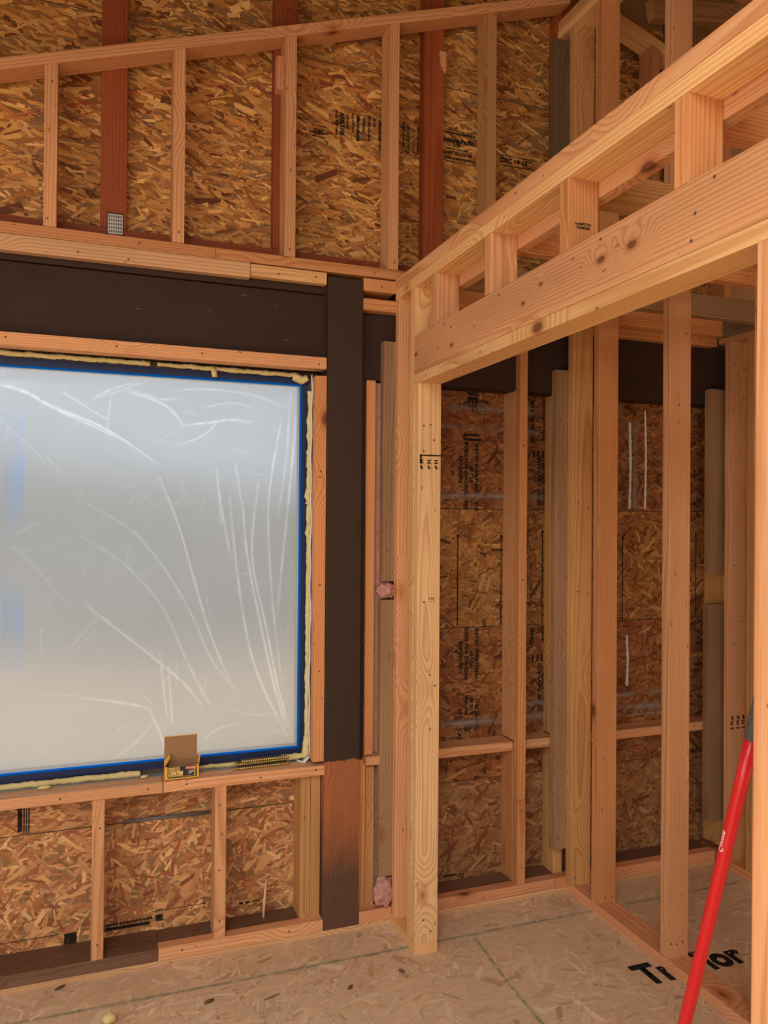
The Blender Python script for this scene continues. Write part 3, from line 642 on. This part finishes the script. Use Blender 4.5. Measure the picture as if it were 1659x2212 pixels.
# ------------------------------------------------------------------ screw and nail heads
hd = None
def heads(parent, spots, axis='y'):
    global hd
    if hd is None:
        bm = bmesh.new(); bmesh.ops.create_cone(bm, cap_ends=True, segments=10, radius1=.0042, radius2=.003, depth=.0016); hd = bpy.data.meshes.new('head'); bm.to_mesh(hd); bm.free(); hd.materials.append(M['head'])
    for p in spots:
        o = bpy.data.objects.new('screw_head', hd); col.objects.link(o); o.parent = parent; o.matrix_parent_inverse = Matrix.Translation(-parent.location)
        o.location = p; o.rotation_euler = (R(90), 0, 0) if axis == 'y' else (0, R(-90), 0)
heads(wb, [(x, YF-.0002, z) for x, z in ((-.276, 2.127), (.065, 2.125), (.35, 2.124), (.775, 2.117), (.028, .50), (.022, .11), (.425, .53), (.425, .30), (.428, .12), (-.098, .613), (.31, .617), (.18, .613), (.57, .612), (.775, .617), (.30, .043), (.68, .040), (.785, 1.72), (.782, 1.70), (.785, 1.30), (.786, .98), (.1, 2.425), (-.06, 2.43), (.62, 2.435), (.76, 2.44), (1.02, 2.432), (1.643, 1.85), (1.643, 1.3), (1.645, .62), (1.645, .36), (1.647, .13))])
heads(wg, [(x, YF-.0002, z) for x, z in ((-.145, 2.985), (-.155, 2.53), (.135, 2.485), (.266, 2.54), (.66, 2.53), (1.07, 2.53))])
heads(wp, [(x, 2.5688, z) for x, z in ((1.10, 1.88), (1.125, 1.885), (1.14, 1.83), (1.10, 1.79), (1.105, 1.25), (1.13, .99), (1.15, .95), (1.11, .12), (1.14, .075))])
heads(wp, [(A0-.0004, y, z) for y, z in ((2.40, 2.12), (2.35, 2.19), (1.98, 2.19), (1.50, 2.19), (1.20, 2.14), (1.21, 2.09), (1.15, 2.19), (2.5, 2.05), (2.3, 2.17))], 'x')
heads(wc, [(x, 2.1898, z) for x, z in ((1.875, .09), (1.90, .085), (1.925, .09), (1.90, 1.95), (1.93, 2.2))]); heads(wc, [(x, 2.5948, z) for x, z in ((1.90, .06), (1.935, .06))])
heads(wc, [(x, 2.7618, z) for x, z in ((1.875, .07), (1.88, 1.62), (1.93, 1.6), (1.88, 1.25), (1.93, 1.24))]); heads(wr, [(x, 2.7238, z) for x, z in ((2.67, 1.0), (2.67, 1.35), (2.72, 1.1), (2.668, 2.25))])

# ------------------------------------------------------------------ printing on the boards
I = M['ink']; ys = YO-.0032
col_x = [1.497, 1.470, 1.449, 1.424]
def sheathing_print(parent, zt, sh=0.0):
    letter('RATED SHEATHING', .023, (1.497+sh, ys, zt), DOWN, I, parent, .012); letter('40 / 20', .023, (1.472+sh, ys, zt-.09), DOWN, I, parent, .012)
    letter('SIZED FOR SPACING', .023, (1.450+sh, ys, zt+.01), DOWN, I, parent, .012); letter('EXPOSURE 1', .023, (1.424+sh, ys, zt-.05), DOWN, I, parent, .012)
sheathing_print(p_r4, 1.86)
letter('SEF', .062, (1.475, ys, 2.09), DOWN, I, p_r4, .03); letter('THI', .023, (1.497, ys, 1.62), DOWN, I, p_r4, .012); letter('PRP', .023, (1.45, ys, 1.625), DOWN, I, p_r4, .012)
sheathing_print(p_r2, 1.09, .006)
letter('THICKNESS', .023, (1.505, ys, .80), DOWN, I, p_r2, .012); letter('PS 2-18  SHE', .023, (1.480, ys, .805), DOWN, I, p_r2, .012); letter('PRP-108  HUD', .023, (1.457, ys, .815), DOWN, I, p_r2, .012); letter('19 / 32  CAT', .023, (1.427, ys, .76), DOWN, I, p_r2, .012)
letter('STRENGTH AXIS', .024, (1.822, ys, 2.07), DOWN, I, p_r4, .012); letter('EJE RESISTENCIA', .024, (1.765, ys, 2.06), DOWN, I, p_r4, .012)
letter('THIS SIDE DOWN', .024, (1.822, ys, 1.81), DOWN, I, p_r4, .012); letter('ESTE LADO ABAJO', .024, (1.80, ys, 1.815), DOWN, I, p_r4, .012)
letter('H AXIS', .024, (1.826, ys, 1.09), DOWN, I, p_r2, .012); letter('TENCIA', .024, (1.768, ys, 1.085), DOWN, I, p_r2, .012)
letter('THIS SIDE DOWN', .024, (1.829, ys, .92), DOWN, I, p_r2, .012); letter('ESTE LADO ABAJO', .024, (1.807, ys, .93), DOWN, I, p_r2, .012)
bars([(1.77+i*.022, 1.778+i*.022, 1.815, 1.845) for i in range(4)], ys, I, p_r4); bars([(1.77+i*.022, 1.778+i*.022, .935, .965) for i in range(4)], ys, I, p_r2)
bars([(1.436, 1.520, 1.875, 1.884), (1.44, 1.51, 1.895, 1.903)], ys, I, p_r4)
for x, z0, z1 in ((1.414, 1.105, 1.483), (1.617, 1.10, 1.482), (1.818, 1.10, 1.502), (2.235, 1.10, 1.472), (2.648, 1.10, 1.49)): bars([(x-.0022, x+.0022, z0, z1), (x-.0045, x+.0045, z1-.012, z1)], ys, I, p_r3)
# primer bands, drips of white caulk
UPN = (0, -1, 0)
for x0, x1, z, h in ((1.2, 1.80, 2.008, .022), (1.2, 1.80, 1.927, .020), (1.95, 2.30, 1.985, .022)): strip_quad('primer_smear', [(x0, ys-.0004, z), ((x0+x1)/2, ys-.0004, z+.004), (x1, ys-.0004, z-.004)], h, UPN, M['wash'], p_r4)
for x, z0, z1 in ((2.30, 1.60, 2.0), (2.17, 1.60, 1.92)): strip_quad('primer_smear', [(x, ys-.0004, z0), (x, ys-.0004, z1)], .028, UPN, M['wash'], p_r4)
strip_quad('caulk_smear', [(1.2, ys-.0004, 1.640), (1.5, ys-.0004, 1.645), (1.85, ys-.0004, 1.642), (2.22, ys-.0004, 1.640)], .022, UPN, M['wash'], p_r4)
for x0, x1, z, h in ((1.2, 2.6, .70, .028), (1.7, 2.6, .76, .022), (2.0, 2.6, .665, .012)): strip_quad('primer_smear', [(x0, ys-.0004, z), (x1, ys-.0004, z+.003)], h, UPN, M['wash'], p_r2)
def drip(parent, x, z0, z1, r, seed):
    path = lerp_path([(x, YO-.003, z1), (x+.006, YO-.003, (z0+z1)/2), (x+.001, YO-.003, z0)], .008)
    rad = [r*(.55+.6*abs(mnoise.noise(Vector((i*.33, seed, 2))))) for i in range(len(path))]
    o = link('caulk_drip', tube(path, rad, 7, .25, seed, 120), M['caulk']); sub(o, parent)
drip(p_r4, 2.27, 1.60, 1.99, .010, 1); drip(p_r4, 2.355, 1.60, 2.05, .008, 2); drip(p_r2, 2.26, .80, 1.03, .009, 3)
# gable print
letter('SPACE APA PANELS', .0125, (1.158, ys, 3.152), DOWN, I, p_g1, .02, sx=.9); letter('MADE IN CANADA', .0125, (1.222, ys, 3.145), DOWN, I, p_g1, .02, sx=1.0)
bars([(1.172, 1.175, 3.03, 3.15), (1.180, 1.183, 3.03, 3.15), (1.203, 1.205, 3.04, 3.14)], ys, I, p_g1)
letter('Louisiana-Pacific', .028, (1.322, ys, 3.118), WALL, I, p_g1, .02, sx=.78); letter('OSB', .02, (1.375, ys, 3.098), WALL, I, p_g1, .02); letter('NOMINAL THICKNESS', .010, (1.345, ys, 3.082), WALL, I, p_g1, .02); letter('SWAN VALLEY, MB', .017, (1.333, ys, 3.064), WALL, I, p_g1, .015, sx=.9)
for z in (3.143, 3.038): bars([(1.345+i*.0115, 1.354+i*.0115, z, z+.010) for i in range(12)], ys, I, p_g1)
bars([(1.345, 1.485, 3.158, 3.161), (1.345, 1.485, 3.028, 3.030)], ys, I, p_g1)
letter('DEC', .022, (.785, ys, 3.052), WALL, I, p_g1, .03); bars([(.775, .835, 3.073, 3.076), (.775, .835, 3.030, 3.033), (.70, .765, 3.088, 3.091)], ys, I, p_g1)
for i, s in enumerate(('RATED SHEATHING', 'APA THE', 'EXPOSURE 1', '24/16 7/16 INCH', 'SIZED FOR SPACING', 'EXPOSURE 1', 'PRP-108 HUD-UM-40', 'PS 2-92', 'STRENGTH AXIS')):
    letter(s, .0125 if i != 1 else .026, (.875+i*.0225, ys, 3.150-.006*(i % 3)), DOWN, I, p_g1, .02, sx=.85)
bars([(.958, .960, 3.04, 3.15), (.963, .965, 3.04, 3.15), (1.055, 1.058, 3.02, 3.135), (1.062, 1.064, 3.02, 3.135)], ys, I, p_g1)
letter('DEC 19 13', .028, (1.60, ys, 3.075), WALL, I, p_g1, .02); bars([(1.60, 1.78, 3.095, 3.098), (1.60, 1.78, 3.052, 3.055)], ys, I, p_g1)
letter('OSB', .02, (2.13, ys, 2.60), WALL, I, p_g1, .02); bars([(.48+i*.008, .486+i*.008, 3.545, 3.555) for i in range(9)], ys, I, p_g2); bars([(.47, .56, 3.56, 3.563), (.47, .56, 3.535, 3.538)], ys, I, p_g2)
for pts in ([(-.3, 2.90), (.1, 3.06), (.45, 3.165)], [(.66, 3.20), (.9, 3.255), (1.0, 3.24)]): strip_quad('red_chalk_mark', [(x, ys-.0004, z) for x, z in pts], .006, UPN, M['red_chalk'], p_g1)
# lower left print
bars([(-.236, -.222, .47, .60), (-.218, -.214, .462, .60), (-.210, -.207, .462, .60), (-.203, -.199, .462, .60), (-.19, -.18, .565, .60)], ys, I, p_lu)
bars([(.05+i*.0115, .059+i*.0115, .098+i*.0002, .106+i*.0002) for i in range(14)]+[(.05, .20, .083, .094), (-.085, -.045, .055, .098), (.22, .245, .09, .112), (-.3, -.1, .098, .100), (.21, .40, .125, .127)], ys, I, p_ll)
bars([(.52, .535, .10, .108), (.545, .56, .10, .108), (.57, .60, .103, .106), (1.25, 1.258, .07, .10), (1.30, 1.31, .07, .10), (1.36, 1.42, .075, .082)], ys, I, p_ll if False else p_ll)
# stud stamps
jk = [o for o in wp.children if o.name.startswith('trimmer_stud')][0]; cst = [o for o in wr.children if o.name.startswith('stud')][0]; cr3 = [o for o in wp.children if o.name.startswith('cripple_stud')][2]
bars([(1.084, 1.168, 1.772, 1.777), (1.085, 1.092, 1.745, 1.777)], 2.5684, I, jk)
for x in (1.098, 1.127, 1.155): letter('H', .020, (x-.006, 2.5684, 1.752), UPW, I, jk, .02, 'CENTER'); letter('®', .018, (x-.004, 2.5684, 1.733), UPW, I, jk, .03, 'CENTER')
letter('STUD', .0085, (1.122, 2.5684, 1.262), WALL, I, jk, .01); letter('KD HT FIR', .005, (1.122, 2.5684, 1.252), WALL, I, jk); letter('HAMPTON', .009, (1.120, 1.6315, 2.275), WALL, I, cr3, .02, 'CENTER'); letter('PREMIUM', .009, (1.120, 1.6315, 2.266), WALL, I, cr3, .02, 'CENTER')
for x in (2.655, 2.688, 2.718): letter('H T', .024, (x+.004, 2.7235, .640), DOWN, I, cst, .02, 'CENTER'); letter('®', .024, (x+.004, 2.7235, .672), DOWN, I, cst, .03, 'CENTER')
hb = [o for o in wp.children if o.name.startswith('header_board')][0]
# floor print and chalk lines
letter('TruFlor', .152, (1.748, 2.192, .0012), FLAT, I, floor, .045, sx=.86)
strip_quad('chalk_line', [(-.6, 2.637, .0015), (.5, 2.626, .0015), (1.2, 2.626, .0015), (2.6, 2.622, .0015)], .014, (0, 0, 1), M['teal'], floor)
strip_quad('chalk_line', [(1.333, 2.60, .0015), (1.31, 2.306, .0015), (1.298, 1.9, .0015)], .012, (0, 0, 1), M['teal'], floor)

# ------------------------------------------------------------------ things
# open carton of screws on the sill
bx0, bx1, by0, by1, bz = .238, .353, 2.812, 2.862, .6325
cb = tag(empty('screw_carton', (.295, 2.837, bz)), 'open yellow and black cardboard carton of screws on the window sill', 'carton')
t = .0012
slab('front_panel', cb, bx0, bx1, by0, by0+t, bz, bz+.046, M['card_out']); slab('base_panel', cb, bx0, bx1, by0, by1, bz, bz+t, M['card_in'])
for nm, x in (('side_panel', bx0), ('side_panel', bx1-t)):
    o = prism(nm, cb, [(0, 0)]*0+[(x, bz), (x+t, bz), (x+t, bz+.052), (x, bz+.052)], by0+t, by1-t, M['card_out'])
slab('back_panel', cb, bx0, bx1, by1-t, by1, bz, bz+.052, M['card_in'])
ld = slab('lid', cb, bx0+.001, bx1-.001, by1-.0006, by1+.0016, bz+.0525, bz+.138, M['card_in'], 'brown inside of the raised lid'); slab('lid_edge', cb, bx0+.001, bx1-.001, by1-.001, by1+.0022, bz+.1381, bz+.1400, M['card_out'])
def quadp(name, pts, mat, parent):
    me = mesh(name, pts, [tuple(range(len(pts)))]); o = link(name, me, mat, parent); s = o.modifiers.new('s', 'SOLIDIFY'); s.thickness = .0011; return o
quadp('side_flap', [(bx0, by0+.004, bz+.047), (bx0, by1-.004, bz+.053), (bx0+.019, by1-.008, bz+.078), (bx0+.019, by1-.02, bz+.066)], M['card_out'], cb)
quadp('side_flap', [(bx1, by0+.004, bz+.047), (bx1+.004, by0+.006, bz+.073), (bx1+.004, by1-.004, bz+.076), (bx1, by1-.004, bz+.053)], M['card_out'], cb)
yl = by0-.0004
def lab(name, x0, x1, z0, z1, mat, dy=0): return slab(name, cb, bx0+x0, bx0+x1, yl-.0004-dy, yl-dy, bz+z0, bz+z1, mat)
lab('label_panel', .008, .108, .006, .0455, M['label_black']); lab('label_panel', .011, .050, .0305, .0425, M['label_tan'], .0005); lab('label_panel', .068, .107, .0325, .0425, M['label_red'], .0005); lab('label_panel', .011, .060, .0125, .0285, M['label_tan'], .0005)
lab('label_panel', .099, .1025, .008, .040, M['label_tan'], .001); lab('label_panel', .096, .1055, .039, .0415, M['label_tan'], .001); lab('label_panel', .008, .108, .0098, .0106, M['label_tan'], .0005)
fp = [o for o in cb.children if o.name.startswith('front_panel')][0]
letter('DECKMATE', .0095, (bx0+.0125, yl-.0014, bz+.0365), WALL, M['label_black'], fp, .02, sx=.80); letter('IMPROVED', .0062, (bx0+.071, yl-.0014, bz+.039), WALL, M['white'], fp, .02, sx=.9); letter('CORROSION COAT', .003, (bx0+.071, yl-.0014, bz+.0345), WALL, M['white'], fp)
letter('4', .0125, (bx0+.0125, yl-.0014, bz+.0225), WALL, M['label_black'], fp, .02); letter('in.', .0065, (bx0+.0195, yl-.0014, bz+.0215), WALL, M['label_black'], fp, .02); letter('1', .0125, (bx0+.035, yl-.0014, bz+.0225), WALL, M['label_black'], fp, .02); letter('lb.', .0065, (bx0+.0405, yl-.0014, bz+.0215), WALL, M['label_black'], fp, .02)
letter('TAN DECK SCREWS', .0045, (bx0+.0135, yl-.0014, bz+.0155), WALL, M['label_black'], fp, .02); letter('FREE', .0075, (bx0+.084, yl-.0014, bz+.0255), WALL, M['white'], fp, .02, sx=.8); letter('BIT', .0055, (bx0+.084, yl-.0014, bz+.0195), WALL, M['white'], fp, .01); lab('label_panel', .080, .0818, .0165, .0275, M['white'], .0005)

# collated screw strips beside it
def screw_mesh():
    pts = [(0, 0, 0), (0, .0012, 0), (0, .004, 0), (0, .030, 0), (0, .036, 0)]
    me = tube([Vector(p) for p in pts], [.0046, .0046, .0016, .0015, .0003], 8); me.materials.append(M['brass']); return me
scm = screw_mesh()
def strip(x0, y0, z0, n, pitch, tilt, yaw_, label):
    e = tag(empty('screw_strip', (x0, y0, z0)), label, 'screw strip', 'collated screw strips on the sill'); e.rotation_euler = (tilt, 0, yaw_)
    for i in range(n):
        o = bpy.data.objects.new('screw', scm); col.objects.link(o); o.parent = e; o.location = (i*pitch, 0, .0042+(.0004 if i % 2 else 0))
    me = box_mesh(n*pitch, .006, .0016, 0).copy(); o = link('plastic_band', me, M['card_in']); o.parent = e; o.location = ((n-1)*pitch/2, .012, .0042)
strip(.482, 2.842, .6325, 26, .0080, 0, R(1.5), 'bottom collated strip of yellow screws lying on the sill')
strip(.492, 2.856, .6435, 24, .0080, R(3), R(2.5), 'middle collated strip of yellow screws on the sill pile')
strip(.515, 2.850, .6545, 22, .0080, R(2), R(1.5), 'top collated strip of yellow screws on the sill pile')

# leaning pole with red shaft and grey grip
pa, pb = Vector((1.2227, 1.506, .0)), Vector((1.1594, 1.0705, 1.385))
pole = tag(empty('long_handled_tool', pa), 'glossy red pole with grey grip leaning behind the near trimmer stud', 'pole')
dd = (pb-pa).normalized(); rp = .0133
g0 = pa+dd*((1.138)/dd.z)
link('red_shaft', tube(lerp_path([pa, g0], .1), rp, 28), M['red'], pole, 'glossy red shaft'); link('grey_grip', tube([g0-dd*.001, g0, pb], [rp*1.02, rp*1.1, rp*1.06], 28), M['grey'], pole, 'dark grey grip')
def on_pole(body, size, z, ang, mat):
    me = text_mesh(body, size, .015); P0 = pa+dd*(z/dd.z)
    side = Vector((-math.cos(ang), -math.sin(ang), 0)); side = (side-dd*side.dot(dd)).normalized(); tan = dd.cross(side)
    for v in me.vertices:
        a = v.co.y/rp; n = side*math.cos(a)+tan*math.sin(a); v.co = P0+dd*v.co.x+n*(rp+.0004)
    o = link('printed_lettering', me, mat, pole); o['kind'] = 'stuff'
on_pole('Corona', .0145, .895, R(-5), M['white'])

# pink insulation between post and partition
def batt(name, x0, x1, z0, z1, yf, label, seed):
    nx, nz = 7, max(10, int((z1-z0)/.012)); V, F = [], []
    def pt(i, j):
        u = i/(nx-1); z = z0+(z1-z0)*j/(nz-1); x = x0+(x1-x0)*u
        n = mnoise.fractal(Vector((x*38, z*26, seed)), 1.0, 2.0, 4)
        b = math.sin(math.pi*u)*.012
        return (x+.004*mnoise.noise(Vector((z*30, seed, i))), yf-b+n*.011, z+.004*n)
    for j in range(nz):
        for i in range(nx): V.append(pt(i, j))
    for j in range(nz):
        for i in (0, nx-1): V.append((V[j*nx+i][0], 2.938, V[j*nx+i][2]))
    for j in range(nz-1):
        for i in range(nx-1): a = j*nx+i; F.append((a, a+1, a+nx+1, a+nx))
        b = nz*nx+2*j; F.append((b, j*nx, (j+1)*nx, b+2)); F.append((j*nx+nx-1, b+1, b+3, (j+1)*nx+nx-1))
    b = nz*nx; F.append(tuple(range(nx))+(b+1, b)); e = (nz-1)*nx; F.append(tuple(range(e+nx-1, e-1, -1))+(b+2*(nz-1), b+2*(nz-1)+1))
    me = smooth(mesh(name, V, F)); return tag(link(name, me, M['pink']), label, 'insulation', 'pink insulation beside the post')
batt('insulation_batt', 1.009, 1.074, .646, 2.072, 2.858, 'pink fibreglass insulation filling the gap right of the dark post, above the blocking', 1)
batt('insulation_batt', 1.0195, 1.09, .064, .594, 2.868, 'pink fibreglass insulation bulging below the blocking, right of the dark post', 2)
# loose tufts squeezed out beside the backing boards
def tuft(loc, r, seed, label):
    bm = bmesh.new(); bmesh.ops.create_icosphere(bm, subdivisions=4, radius=1)
    for v in bm.verts:
        n = mnoise.fractal(v.co*2.2+Vector((seed, 0, 0)), 1.0, 2.0, 5); v.co = Vector((v.co.x*r[0], v.co.y*r[1], v.co.z*r[2]))*(1+.38*n)+Vector(loc)
    me = bpy.data.meshes.new('tuft'); bm.to_mesh(me); bm.free(); smooth(me)
    return tag(link('insulation_tuft', me, M['pink']), label, 'insulation', 'pink insulation beside the post')
tuft((1.055, 2.822, 1.272), (.034, .028, .030), 1, 'pink insulation tuft squeezed out between the two weathered grey boards')
tuft((1.048, 2.805, .125), (.040, .022, .052), 2, 'pink insulation tuft hanging under the lower grey board onto the bottom plate')

# grey conduit along the sheathing seam, white stick in the plate
tag(link('conduit', tube([(.104, 2.926, .4655), (.26, 2.926, .4645), (.4085, 2.926, .4635)], .0062, 12), M['pipe']), 'thin dark grey conduit on the sheathing between the two short studs', 'conduit')
tag(link('stick', tube([(.604, 2.895, .0585), (.609, 2.90, .13), (.619, 2.918, .188)], [.0052, .0048, .004], 8, .15, 3, 60), M['tan_bit']), 'pale stick standing in the bottom plate left of the dark post', 'stick')
# foam crumbs
def crumb(loc, r, seed, label):
    bm = bmesh.new(); bmesh.ops.create_icosphere(bm, subdivisions=3, radius=1)
    for v in bm.verts:
        n = mnoise.noise(v.co*1.7+Vector((seed*5, 0, 0))); v.co = Vector((v.co.x*r[0], v.co.y*r[1], v.co.z*r[2]))*(1+.3*n)+Vector(loc)
    lo = min(v.co.z for v in bm.verts)
    for v in bm.verts: v.co.z += loc[2]-lo
    me = bpy.data.meshes.new('crumb'); bm.to_mesh(me); bm.free(); smooth(me); return tag(link('foam_crumb', me, M['foam']), label, 'foam crumb', 'crumbs of yellow foam')
crumb((-.148, 2.855, .6325), (.020, .007, .006), 1, 'yellow foam crumb on the left part of the sill'); crumb((.172, 2.862, .6325), (.012, .006, .006), 2, 'small yellow foam crumb on the sill left of the carton')
crumb((.056, 2.535, .0015), (.020, .016, .016), 3, 'yellow foam crumb on the floor below the window')
# floor litter
rg = random.Random(9)
def bit(loc, L, wd, h, a, mat, label, name='wood_splinter', cat='splinter'):
    me = tube([(-L/2, 0, 0), (-L/5, wd*.2, 0), (L/4, -wd*.1, 0), (L/2, 0, 0)], [h*.35, h*.5, h*.5, h*.2], 6, .2, rg.random()*9, 80)
    me.transform(Matrix.Rotation(a, 4, 'Z')); me.transform(Matrix.Translation((loc[0], loc[1], h*.5+.0012)))
    return tag(link(name, me, mat), label, cat, 'litter on the floor')
bit((1.013, 2.687), .082, .004, .005, R(-78), M['tan_bit'], 'pale thin splinter on the floor in front of the dark post')
bit((.551, 2.498), .060, .003, .004, R(18), M['bit'], 'dark brown splinter on the floor in front of the window')
bit((.804, 2.459), .022, .004, .010, R(40), M['bit'], 'dark brown chip on the floor, nearer to the dark post', 'bark_chip', 'chip')
bit((.998, 2.488), .024, .004, .010, R(-50), M['bit'], 'dark brown chip on the floor beside the trimmer stud', 'bark_chip', 'chip')
bit((.358, 2.537), .032, .006, .012, R(25), M['bit'], 'largest dark brown chip on the floor below the window', 'bark_chip', 'chip')
bit((-.091, 2.775), .034, .006, .010, R(35), M['bit'], 'dark brown chip on the floor next to the old dark plate', 'bark_chip', 'chip')
# dust and specks of sawdust: nobody could count them
V, F = [], []
for i in range(520):
    if i < 260: x, y = rg.gauss(.62, .20), rg.gauss(2.46, .07)
    else: x, y = rg.uniform(-.5, 2.6), rg.uniform(1.8, 2.79)
    if abs(x-1.905) < .06 or (1.06 < x < 1.18 and y > 2.55): continue
    r = rg.uniform(.0007, .0024); b = len(V); a = rg.uniform(0, 6)
    V += [(x+r*math.cos(a), y+r*math.sin(a), .0016), (x+r*math.cos(a+2.1), y+r*math.sin(a+2.1), .0016), (x+r*math.cos(a+4.2), y+r*math.sin(a+4.2), .0016), (x, y, .0016+r)]
    F += [(b, b+1, b+3), (b+1, b+2, b+3), (b+2, b, b+3)]
tag(link('sawdust', mesh('sawdust', V, F), M['bit']), 'fine dark specks of sawdust scattered over the floor', 'sawdust', kind='stuff')
